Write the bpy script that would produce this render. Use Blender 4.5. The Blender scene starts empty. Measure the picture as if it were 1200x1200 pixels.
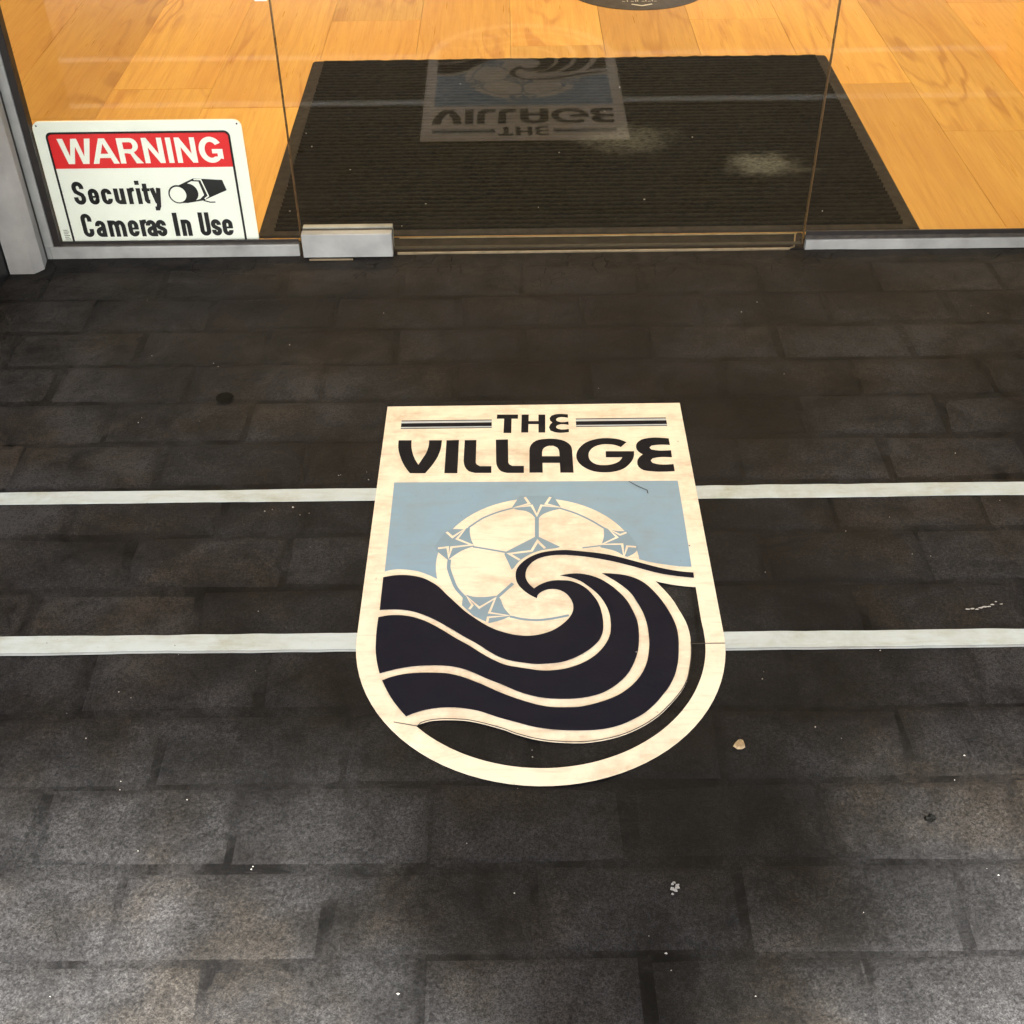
import bpy, bmesh, math, random
from mathutils import Vector, Matrix, noise
from mathutils.geometry import tessellate_polygon
random.seed(7)
sc = bpy.context.scene
COL = sc.collection
R = math.radians

# ------------------------------------------------------------------ camera
def make_camera():
    pitch, yaw, roll = 0.70371293, -0.00288516, 0.01339013
    cp, sp, cy, sy = math.cos(pitch), math.sin(pitch), math.cos(yaw), math.sin(yaw)
    fwd = Vector((sy*cp, cy*cp, -sp)); right = Vector((cy, -sy, 0)); down = fwd.cross(right)
    r = right*math.cos(roll) + down*math.sin(roll)
    d = -right*math.sin(roll) + down*math.cos(roll)
    cd = bpy.data.cameras.new('camera'); cam = bpy.data.objects.new('camera', cd); COL.objects.link(cam)
    m = Matrix((r, -d, -fwd)).transposed().to_4x4(); m.translation = Vector((0, 0, 1.05))
    cam.matrix_world = m
    cd.sensor_width = 36; cd.lens = 1450.95/1200*36; cd.clip_start = 0.02; cd.clip_end = 200
    sc.camera = cam
make_camera()

# ------------------------------------------------------------------ sky, sun, exposure
SUN_EL, SUN_AZ = R(50), R(184)        # azimuth clockwise from +y: behind the viewer, a little to the left
w = bpy.data.worlds.new('World'); sc.world = w; w.use_nodes = True
nt = w.node_tree; bg = nt.nodes['Background']
sky = nt.nodes.new('ShaderNodeTexSky'); sky.sky_type = 'NISHITA'; sky.sun_disc = False
sky.sun_elevation = SUN_EL; sky.sun_rotation = SUN_AZ; sky.dust_density = 4.0; sky.air_density = 0.8; sky.ozone_density = 0.6
nt.links.new(sky.outputs[0], bg.inputs[0]); bg.inputs[1].default_value = 0.05
sd = bpy.data.lights.new('sun', 'SUN'); sd.energy = 5.0; sd.angle = R(7); sd.color = (1, .995, .985)
so = bpy.data.objects.new('sun', sd); COL.objects.link(so)
dv = Vector((math.sin(SUN_AZ)*math.cos(SUN_EL), math.cos(SUN_AZ)*math.cos(SUN_EL), math.sin(SUN_EL)))
so.rotation_euler = dv.to_track_quat('Z', 'Y').to_euler()
vs = sc.view_settings; vs.view_transform = 'Standard'; vs.look = 'None'; vs.gamma = 1; vs.use_curve_mapping = False
vs.exposure = 4.0

# ------------------------------------------------------------------ helpers
def link(o, parent=None):
    COL.objects.link(o)
    if parent is not None: o.parent = parent
    return o
def tag(o, label=None, cat=None, group=None, kind=None):
    for k, v in (('label', label), ('category', cat), ('group', group), ('kind', kind)):
        if v: o[k] = v
    return o
def thing(name, label, cat, loc=(0, 0, 0), group=None, rot=(0, 0, 0)):
    o = bpy.data.objects.new(name, None); o.empty_display_size = .05
    o.location = loc; o.rotation_euler = rot
    return tag(link(o), label, cat, group)
def mesh(name, verts, faces, mat, parent=None, loc=(0, 0, 0), smooth=False, mats=None):
    me = bpy.data.meshes.new(name); me.from_pydata([tuple(v) for v in verts], [], faces); me.update()
    for m in ([mat] if mats is None else mats): me.materials.append(m)
    if smooth:
        for p in me.polygons: p.use_smooth = True
    o = bpy.data.objects.new(name, me); o.location = loc
    return link(o, parent)
def bm_obj(name, bm, mat, parent=None, loc=(0, 0, 0), smooth=False):
    me = bpy.data.meshes.new(name); bm.normal_update(); bm.to_mesh(me); bm.free(); me.materials.append(mat)
    if smooth:
        for p in me.polygons: p.use_smooth = True
    o = bpy.data.objects.new(name, me); o.location = loc
    return link(o, parent)
def add_box(bm, x0, x1, y0, y1, z0, z1, bev=0.0, seg=2):
    g = bmesh.ops.create_cube(bm, size=1)
    for v in g['verts']:
        v.co = Vector(((x0+x1)/2 + v.co.x*(x1-x0), (y0+y1)/2 + v.co.y*(y1-y0), (z0+z1)/2 + v.co.z*(z1-z0)))
    if bev:
        es = list({e for v in g['verts'] for e in v.link_edges})
        bmesh.ops.bevel(bm, geom=es, offset=bev, segments=seg, affect='EDGES', profile=.5)
def box(name, x0, x1, y0, y1, z0, z1, mat, parent=None, bev=0.0, loc=(0, 0, 0)):
    bm = bmesh.new(); add_box(bm, x0, x1, y0, y1, z0, z1, bev)
    return bm_obj(name, bm, mat, parent, loc)
def pts(a, k=1e-4):
    return [(a[i]*k, a[i+1]*k) for i in range(0, len(a), 2)]
def area(p): return sum(p[i-1][0]*p[i][1]-p[i][0]*p[i-1][1] for i in range(len(p)))/2
class Flat:
    """collects filled outlines (with holes) and strokes, as flat sheets or thin slabs"""
    def __init__(s): s.v = []; s.f = []
    def fill(s, loops, z=0.0, thick=0.0):
        loops = [l if (area(l) > 0) == (i == 0) else l[::-1] for i, l in enumerate(loops)]
        base = len(s.v); flat = [p for l in loops for p in l]
        tr = tessellate_polygon([[Vector((p[0], p[1], 0)) for p in l] for l in loops])
        s.v += [(p[0], p[1], z) for p in flat]
        for t in tr:
            a, b, c = [flat[i] for i in t]
            cr = (b[0]-a[0])*(c[1]-a[1])-(b[1]-a[1])*(c[0]-a[0])
            if abs(cr) < 1e-14: continue
            s.f.append(tuple(base+i for i in (t if cr > 0 else t[::-1])))
        if thick:
            b2 = len(s.v); s.v += [(p[0], p[1], z-thick) for p in flat]; k = 0
            for l in loops:
                n = len(l)
                for i in range(n):
                    j = (i+1) % n; s.f.append((base+k+j, base+k+i, b2+k+i, b2+k+j))
                k += n
        return s
    def stroke(s, p, w, z=0.0, closed=False):
        n = len(p); L = []; Rr = []
        for i in range(n):
            q = Vector(p[i])
            a = Vector(p[i-1]) if (i > 0 or closed) else None
            b = Vector(p[(i+1) % n]) if (i < n-1 or closed) else None
            d1 = (q-a).normalized() if a is not None else (b-q).normalized()
            d2 = (b-q).normalized() if b is not None else d1
            n1 = Vector((-d1.y, d1.x)); n2 = Vector((-d2.y, d2.x)); m = n1+n2
            m = n1 if m.length < 1e-6 else m.normalized()
            k = 1/max(.45, m.dot(n1)); L.append(q+m*k*w/2); Rr.append(q-m*k*w/2)
        base = len(s.v)
        for l, r in zip(L, Rr): s.v += [(l.x, l.y, z), (r.x, r.y, z)]
        for i in range(n if closed else n-1):
            a = base+2*i; b = base+2*((i+1) % n); s.f.append((a, a+1, b+1, b))
        return s
    def obj(s, name, mat, parent=None, loc=(0, 0, 0)):
        return mesh(name, s.v, s.f, mat, parent, loc)
    def upright(s):
        s.v = [(x, -z, y) for x, y, z in s.v]; return s      # sheet facing -y
def arc(cx, cy, r, a0, a1, n=12, ry=None):
    ry = r if ry is None else ry
    return [(cx+r*math.cos(R(a0+(a1-a0)*i/n)), cy+ry*math.sin(R(a0+(a1-a0)*i/n))) for i in range(n+1)]

# ------------------------------------------------------------------ materials
def new_mat(name):
    m = bpy.data.materials.new(name); m.use_nodes = True
    return m, m.node_tree, m.node_tree.nodes['Principled BSDF']
def N(t, typ, **kw):
    n = t.nodes.new(typ)
    for k, v in kw.items():
        if k.startswith('i_'): n.inputs[k[2:].replace('_', ' ')].default_value = v
        else: setattr(n, k, v)
    return n
def noise_n(t, vec, scale, detail=4, rough=.55, dist=0.0):
    n = N(t, 'ShaderNodeTexNoise'); n.inputs['Scale'].default_value = scale; n.inputs['Detail'].default_value = detail
    n.inputs['Roughness'].default_value = rough; n.inputs['Distortion'].default_value = dist
    if vec is not None: t.links.new(vec, n.inputs['Vector'])
    return n.outputs['Fac']
def rng(t, val, a, b, c=0.0, d=1.0, smooth=False):
    n = N(t, 'ShaderNodeMapRange'); n.clamp = True
    if smooth: n.interpolation_type = 'SMOOTHSTEP'
    t.links.new(val, n.inputs['Value'])
    for k, v in zip(('From Min', 'From Max', 'To Min', 'To Max'), (a, b, c, d)): n.inputs[k].default_value = v
    return n.outputs['Result']
def mth(t, op, a, b=None):
    n = N(t, 'ShaderNodeMath', operation=op)
    for i, v in enumerate((a, b)):
        if v is None: continue
        if isinstance(v, (int, float)): n.inputs[i].default_value = v
        else: t.links.new(v, n.inputs[i])
    return n.outputs[0]
def mix(t, fac, a, b, blend='MIX'):
    n = N(t, 'ShaderNodeMix', data_type='RGBA', blend_type=blend)
    for s, v in ((n.inputs[0], fac), (n.inputs[6], a), (n.inputs[7], b)):
        if isinstance(v, (int, float)): s.default_value = v
        elif isinstance(v, tuple): s.default_value = (*v, 1)
        else: t.links.new(v, s)
    return n.outputs[2]
def pos(t): return N(t, 'ShaderNodeNewGeometry').outputs['Position']
def objco(t): return N(t, 'ShaderNodeTexCoord').outputs['Object']
def mapping(t, vec, scale=(1, 1, 1), loc=(0, 0, 0)):
    n = N(t, 'ShaderNodeMapping'); n.inputs['Scale'].default_value = scale; n.inputs['Location'].default_value = loc
    t.links.new(vec, n.inputs['Vector']); return n.outputs[0]
def bump(t, bs, h, strength, dist):
    b = N(t, 'ShaderNodeBump'); b.inputs['Strength'].default_value = strength; b.inputs['Distance'].default_value = dist
    t.links.new(h, b.inputs['Height']); t.links.new(b.outputs[0], bs.inputs['Normal'])
def simple(name, col, rough=.5, metal=0.0, var=.12, scale=30, bmp=0.0, spec=.5):
    m, t, bs = new_mat(name); p = objco(t)
    f = noise_n(t, p, scale, 5)
    c2 = tuple(max(0, x*(1-var*2)) for x in col)
    t.links.new(mix(t, rng(t, f, .3, .75), col, c2), bs.inputs['Base Color'])
    t.links.new(rng(t, f, .3, .7, max(.02, rough-.07), min(1, rough+.08)), bs.inputs['Roughness'])
    bs.inputs['Metallic'].default_value = metal; bs.inputs['Specular IOR Level'].default_value = spec
    if bmp: bump(t, bs, noise_n(t, p, scale*8, 3), bmp, .001)
    return m

def film_material(name, per_brick=True):
    """matt black walked-on vinyl film, scuffed to grey-brown dust on the proud parts"""
    m, t, bs = new_mat(name); p = pos(t)
    big = noise_n(t, p, 2.6, 3, .5, .4); mid = noise_n(t, p, 13, 6, .65, .5); blot = noise_n(t, p, 42, 5, .7, .3)
    fine = noise_n(t, p, 260, 4, .7); grit = noise_n(t, p, 700, 3, .65)
    scr = noise_n(t, mapping(t, p, (14, 75, 9)), 4, 4, .6)
    dust = mth(t, 'MULTIPLY', rng(t, big, .36, .66), rng(t, mid, .32, .7))
    if per_brick:
        oi = N(t, 'ShaderNodeObjectInfo'); ob = objco(t)
        sx = N(t, 'ShaderNodeSeparateXYZ'); t.links.new(ob, sx.inputs[0])
        wob = mth(t, 'ADD', mth(t, 'MULTIPLY', mth(t, 'SUBTRACT', mid, .5), .085), mth(t, 'MULTIPLY', mth(t, 'SUBTRACT', blot, .5), .03))
        ex = rng(t, mth(t, 'ADD', mth(t, 'ABSOLUTE', sx.outputs[0]), wob), .100, .089, smooth=True)
        ey = rng(t, mth(t, 'ADD', mth(t, 'ABSOLUTE', sx.outputs[1]), mth(t, 'MULTIPLY', wob, .75)), .0495, .041, smooth=True)
        shy = mth(t, 'FRACT', mth(t, 'MULTIPLY', oi.outputs['Random'], 17.3))      # how far the film has sunk into the joint round this brick
        edge = mth(t, 'ADD', mth(t, 'MULTIPLY', mth(t, 'MULTIPLY', ex, ey), rng(t, shy, .1, 1, .08, .80)), rng(t, shy, .1, 1, .77, .14))
        wear = mth(t, 'MULTIPLY', edge, rng(t, oi.outputs['Random'], .05, .9, .48, .95))
        wear = mth(t, 'MULTIPLY', wear, rng(t, blot, .28, .72, .45, 1.1))
        dust = mth(t, 'ADD', mth(t, 'MULTIPLY', dust, .45), mth(t, 'MULTIPLY', mth(t, 'MULTIPLY', wear, rng(t, mid, .30, .66, .42, .92)), rng(t, big, .36, .62, .45, 1.08)))
    else:
        dust = mth(t, 'ADD', mth(t, 'MULTIPLY', dust, .45), mth(t, 'MULTIPLY', rng(t, mid, .36, .64), .22))
    dust = mth(t, 'MULTIPLY', dust, mth(t, 'MULTIPLY', rng(t, fine, .34, .66, .35, 1.4), rng(t, grit, .40, .60, .52, 1.48)))
    # near-corner daylight painted into the dust: paler to the sides and towards the viewer
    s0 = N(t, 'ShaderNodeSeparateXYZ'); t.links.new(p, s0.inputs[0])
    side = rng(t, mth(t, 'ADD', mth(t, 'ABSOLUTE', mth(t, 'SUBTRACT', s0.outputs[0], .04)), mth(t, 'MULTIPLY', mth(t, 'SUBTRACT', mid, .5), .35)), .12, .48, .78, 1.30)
    near_lit = rng(t, mth(t, 'ADD', s0.outputs[1], mth(t, 'MULTIPLY', mth(t, 'SUBTRACT', mid, .5), .5)), .86, .52, .92, 1.45)
    dust = mth(t, 'MULTIPLY', dust, mth(t, 'MULTIPLY', side, near_lit))
    hue = noise_n(t, p, 6, 4)
    dcol = mix(t, rng(t, hue, .46, .62), (.0430, .0415, .0400), (.041, .0350, .0275))
    c = mix(t, dust, (.0031, .0029, .0028), dcol)
    c = mix(t, mth(t, 'MULTIPLY', rng(t, scr, .60, .78, 0, .30), rng(t, fine, .35, .65)), c, (.055, .05, .044))
    c = mix(t, rng(t, grit, .64, .78, 0, .22), c, (.10, .092, .08))
    # crazed film along the foot of the shop front
    vo = N(t, 'ShaderNodeTexVoronoi', feature='DISTANCE_TO_EDGE'); vo.inputs['Scale'].default_value = 26
    wp = N(t, 'ShaderNodeVectorMath', operation='ADD'); t.links.new(p, wp.inputs[0])
    nz = N(t, 'ShaderNodeTexNoise'); nz.inputs['Scale'].default_value = 30; t.links.new(p, nz.inputs['Vector'])
    sc_ = N(t, 'ShaderNodeVectorMath', operation='SCALE'); sc_.inputs['Scale'].default_value = .035; t.links.new(nz.outputs['Color'], sc_.inputs[0]); t.links.new(sc_.outputs[0], wp.inputs[1])
    t.links.new(wp.outputs[0], vo.inputs['Vector'])
    sy = N(t, 'ShaderNodeSeparateXYZ'); t.links.new(p, sy.inputs[0])
    near = rng(t, mth(t, 'ADD', sy.outputs[1], mth(t, 'MULTIPLY', big, .14)), 1.88, 1.97)
    crk = mth(t, 'MULTIPLY', mth(t, 'MULTIPLY', rng(t, vo.outputs['Distance'], .035, .0), near), rng(t, noise_n(t, p, 7, 2), .46, .58))
    c = mix(t, mth(t, 'MULTIPLY', near, rng(t, blot, .35, .7, 0, .5)), c, (.036, .032, .026))
    c = mix(t, crk, c, (.002, .002, .002))
    t.links.new(c, bs.inputs['Base Color'])
    t.links.new(rng(t, mth(t, 'ADD', mth(t, 'MULTIPLY', dust, .5), fine), .3, 1.1, .50, .78), bs.inputs['Roughness'])
    bs.inputs['Specular IOR Level'].default_value = .10
    h = mth(t, 'ADD', mth(t, 'MULTIPLY', mid, 2.6), mth(t, 'ADD', mth(t, 'MULTIPLY', fine, .45), mth(t, 'MULTIPLY', grit, .22)))
    bump(t, bs, mth(t, 'SUBTRACT', h, mth(t, 'MULTIPLY', crk, 1.2)), .6, .0018)
    return m
M = {}
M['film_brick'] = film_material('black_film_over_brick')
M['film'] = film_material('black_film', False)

def vinyl(name, col, stain, amt=.6, dirt=.25, rough=.42, spec=.3):
    m, t, bs = new_mat(name); p = pos(t)
    a = noise_n(t, p, 7, 5, .6, .5); b = noise_n(t, p, 34, 6, .65); s = noise_n(t, p, 120, 3, .6); streak = noise_n(t, mapping(t, p, (6, 50, 6)), 3, 4)
    f = mth(t, 'ADD', mth(t, 'MULTIPLY', rng(t, a, .35, .70), rng(t, b, .35, .70)), mth(t, 'MULTIPLY', rng(t, noise_n(t, mapping(t, p, (9, 30, 9)), 1.5, 6, .7, .6), .5, .75), .55))
    c = mix(t, mth(t, 'MULTIPLY', f, amt), col, stain)
    c = mix(t, rng(t, streak, .55, .8, 0, dirt), c, stain)
    dk = tuple(x*.28 for x in stain)
    c = mix(t, rng(t, s, .70, .8, 0, dirt*1.6), c, dk)
    t.links.new(c, bs.inputs['Base Color'])
    t.links.new(rng(t, b, .3, .7, rough-.05, rough+.15), bs.inputs['Roughness'])
    bs.inputs['Specular IOR Level'].default_value = spec
    bump(t, bs, mth(t, 'ADD', mth(t, 'MULTIPLY', a, 3), b), .35, .0015)
    return m
M['cream'] = vinyl('cream_vinyl', (.80, .71, .525), (.50, .375, .245), .95, .5)
M['navy'] = vinyl('navy_vinyl', (.0042, .0045, .0120), (.0100, .0106, .0160), .7, .3, .6, .12)
M['ink'] = vinyl('black_letter_vinyl', (.0042, .0042, .0072), (.013, .012, .0125), .6, .3, .6, .12)
M['blue'] = vinyl('sky_blue_vinyl', (.21, .325, .40), (.225, .275, .285), .9, .3)
M['greyblue'] = vinyl('grey_blue_vinyl', (.19, .288, .345), (.205, .25, .26), .8, .3)
M['paleblue'] = vinyl('pale_grey_blue_vinyl', (.45, .50, .50), (.50, .42, .30), .6, .3)
M['tape'] = vinyl('white_stripe_vinyl', (.45, .505, .485), (.31, .315, .23), 1.0, .5)
M['tape_lip'] = vinyl('stripe_lip_vinyl', (.33, .36, .35), (.2, .2, .18), .8, .3)
M['seam'] = simple('seam_dirt', (.05, .04, .03), .8)

def wood():
    m, t, bs = new_mat('oak_floor_plank'); ob = objco(t); oi = N(t, 'ShaderNodeObjectInfo')
    off = N(t, 'ShaderNodeCombineXYZ')
    r = oi.outputs['Random']
    t.links.new(mth(t, 'MULTIPLY', r, 37), off.inputs[0]); t.links.new(mth(t, 'MULTIPLY', r, 91), off.inputs[1]); t.links.new(mth(t, 'MULTIPLY', r, 53), off.inputs[2])
    ad = N(t, 'ShaderNodeVectorMath', operation='ADD'); t.links.new(ob, ad.inputs[0]); t.links.new(off.outputs[0], ad.inputs[1])
    p = ad.outputs[0]
    slow = noise_n(t, mapping(t, p, (5.0, .95, 1)), 1.0, 3, .45, .5)
    rings = mth(t, 'FRACT', mth(t, 'MULTIPLY', slow, 13))
    rings = mth(t, 'ABSOLUTE', mth(t, 'SUBTRACT', mth(t, 'MULTIPLY', rings, 2), 1))
    fib = noise_n(t, mapping(t, p, (210, 6, 1)), 1.0, 5, .65)
    med = noise_n(t, mapping(t, p, (46, 2.6, 1)), 1.0, 5, .62, .8)
    ton = noise_n(t, mapping(t, p, (3, 1.1, 1)), 1.0, 2)
    g = mth(t, 'ADD', mth(t, 'MULTIPLY', mth(t, 'MULTIPLY', rng(t, rings, .55, 1.0, 0, 1, True), rng(t, noise_n(t, mapping(t, p, (4, 1.4, 1)), 1.3, 2), .48, .66)), .50), mth(t, 'ADD', mth(t, 'MULTIPLY', fib, .55), mth(t, 'MULTIPLY', med, .85)))
    fac = rng(t, g, .58, 1.10)
    c = mix(t, fac, (.70, .405, .090), (.47, .220, .036))
    c = mix(t, rng(t, ton, .35, .65, 0, .45), c, (.53, .235, .038), 'MIX')
    hs = N(t, 'ShaderNodeHueSaturation'); t.links.new(c, hs.inputs['Color'])
    t.links.new(rng(t, oi.outputs['Random'], 0, 1, .80, 1.16), hs.inputs['Value'])
    t.links.new(hs.outputs[0], bs.inputs['Base Color'])
    t.links.new(rng(t, fib, .3, .7, .26, .40), bs.inputs['Roughness']); bs.inputs['Specular IOR Level'].default_value = .5
    bump(t, bs, g, .12, .0008)
    return m
M['wood'] = wood()

def mat_carpet():
    m, t, bs = new_mat('black_ribbed_carpet'); p = pos(t)
    f = noise_n(t, mapping(t, p, (120, 420, 200)), 1, 4, .7); g = noise_n(t, p, 9, 4); sp = noise_n(t, p, 420, 2, .7)
    c = mix(t, rng(t, f, .3, .75), (.0020, .0017, .0010), (.019, .0165, .0105))
    c = mix(t, rng(t, g, .4, .7, 0, .35), c, (.019, .0165, .011))
    c = mix(t, rng(t, sp, .70, .78, 0, .5), c, (.06, .055, .04))
    zs = N(t, 'ShaderNodeSeparateXYZ'); t.links.new(p, zs.inputs[0])
    c = mix(t, mth(t, 'MULTIPLY', rng(t, zs.outputs[2], .0072, .0105), rng(t, f, .25, .7, .15, .9)), c, (.036, .031, .020))   # paler rib crowns
    # pale patches of glare painted into the pile colour
    for (cx, cy, rx, ry, amt) in ((.487, 2.262, .085, .070, .9), (.235, 2.385, .13, .09, .5), (.56, 2.235, .05, .014, .35)):
        q = mapping(t, p, (1/rx, 1/ry, 0), (-cx/rx, -cy/ry, 0))
        ln = N(t, 'ShaderNodeVectorMath', operation='LENGTH'); t.links.new(q, ln.inputs[0])
        k = mth(t, 'MULTIPLY', rng(t, mth(t, 'ADD', ln.outputs['Value'], mth(t, 'MULTIPLY', mth(t, 'SUBTRACT', noise_n(t, p, 30, 3), .5), .9)), 1.0, .25, 0, amt, True), rng(t, f, .3, .7, .15, 1))
        c = mix(t, k, c, (.15, .148, .118))
    t.links.new(c, bs.inputs['Base Color']); bs.inputs['Roughness'].default_value = .95; bs.inputs['Specular IOR Level'].default_value = .03
    bump(t, bs, f, .8, .003)
    return m
M['carpet'] = mat_carpet()
M['rubber'] = simple('mat_rubber_lip', (.022, .017, .012), .7, 0, .2, 60, .3, .25)
def glass():
    m, t, bs = new_mat('clear_door_glass'); t.nodes.remove(bs); out = t.nodes['Material Output']
    tr = N(t, 'ShaderNodeBsdfTransparent'); tr.inputs[0].default_value = (.965, .975, .955, 1)
    gl = N(t, 'ShaderNodeBsdfGlossy'); gl.inputs['Roughness'].default_value = .032; gl.inputs[0].default_value = (1, 1, 1, 1)
    fr = N(t, 'ShaderNodeFresnel'); fr.inputs[0].default_value = 1.52
    ge = N(t, 'ShaderNodeNewGeometry')
    # one reflection per face towards the viewer's side stands for the two faces of a slightly tinted sheet
    two = mth(t, 'DIVIDE', mth(t, 'MULTIPLY', fr.outputs[0], 1.4), mth(t, 'ADD', fr.outputs[0], 1))
    f = mth(t, 'MULTIPLY', two, mth(t, 'SUBTRACT', 1, ge.outputs['Backfacing']))
    mx = N(t, 'ShaderNodeMixShader'); t.links.new(f, mx.inputs[0]); t.links.new(tr.outputs[0], mx.inputs[1]); t.links.new(gl.outputs[0], mx.inputs[2])
    t.links.new(mx.outputs[0], out.inputs[0])
    return m
M['glass'] = glass()
M['glass_edge'] = simple('polished_glass_edge', (.15, .085, .03), .3, 0, .2, 40)
M['alu'] = simple('silver_anodised_aluminium', (.37, .375, .34), .55, .15, .22, 14, .1)
M['alu_worn'] = simple('grey_painted_post', (.41, .395, .35), .6, .1, .24, 9, .15)
M['gasket'] = simple('black_rubber_gasket', (.016, .013, .010), .5, 0, .25, 60)
M['gasket_dusty'] = simple('dusty_gasket_foot', (.055, .046, .034), .7, 0, .3, 60)
M['bronze'] = simple('dark_bronze_threshold', (.014, .0115, .009), .6, .1, .3, 30, .2, .2)
M['brass'] = simple('worn_brass_edge', (.27, .21, .12), .5, .4, .2, 40)
M['sign_white'] = simple('sign_white_plastic', (.86, .88, .78), .35, 0, .03, 12)
M['sign_red'] = simple('sign_red_ink', (.72, .014, .016), .5, 0, .05, 12)
M['sign_black'] = simple('sign_black_ink', (.006, .006, .006), .45, 0, .1, 12)
M['sign_grey'] = simple('sign_small_print', (.36, .37, .31), .5, 0, .3, 300)
M['dark_wall'] = simple('black_wall_tile', (.012, .012, .012), .4, 0, .2, 8)
M['plaster'] = simple('white_plaster', (.72, .70, .66), .8, 0, .05, 4)
M['facade'] = simple('grey_render', (.42, .42, .42), .8, 0, .08, 4)
M['decal_grey'] = simple('floor_decal_grey', (.055, .048, .044), .6, 0, .1, 40, 0, .2)
M['decal_white'] = simple('floor_decal_print', (.70, .68, .62), .5, 0, .05, 40)
M['fleck'] = simple('pale_paint_fleck', (.33, .31, .26), .7, 0, .2, 90)
M['leaf'] = simple('dry_leaf', (.36, .26, .13), .7, 0, .25, 150, .4)
M['gum'] = simple('grey_gum', (.34, .33, .29), .6, 0, .3, 120, .5)
M['chip'] = simple('dark_stone_chip', (.003, .003, .002), .7, 0, .2, 90, .3, .1)
def lamp_mat():
    m, t, bs = new_mat('warm_ceiling_diffuser')
    bs.inputs['Base Color'].default_value = (.9, .9, .9, 1)
    bs.inputs['Emission Color'].default_value = (1, .76, .44, 1); bs.inputs['Emission Strength'].default_value = LAMP
    return m
LAMP = 1.6
M['lamp'] = lamp_mat()
M['skin'] = simple('skin', (.50, .30, .21), .5, 0, .05, 30)
M['jacket'] = simple('navy_jacket_cloth', (.03, .035, .05), .9, 0, .15, 60, .3)
M['jeans'] = simple('blue_jeans_cloth', (.06, .08, .13), .9, 0, .2, 60, .3)
M['shoe'] = simple('white_shoe', (.6, .6, .58), .6)
M['hair'] = simple('brown_hair', (.045, .028, .016), .6, 0, .3, 80, .5)
M['phone'] = simple('black_phone', (.01, .01, .01), .2)

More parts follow.
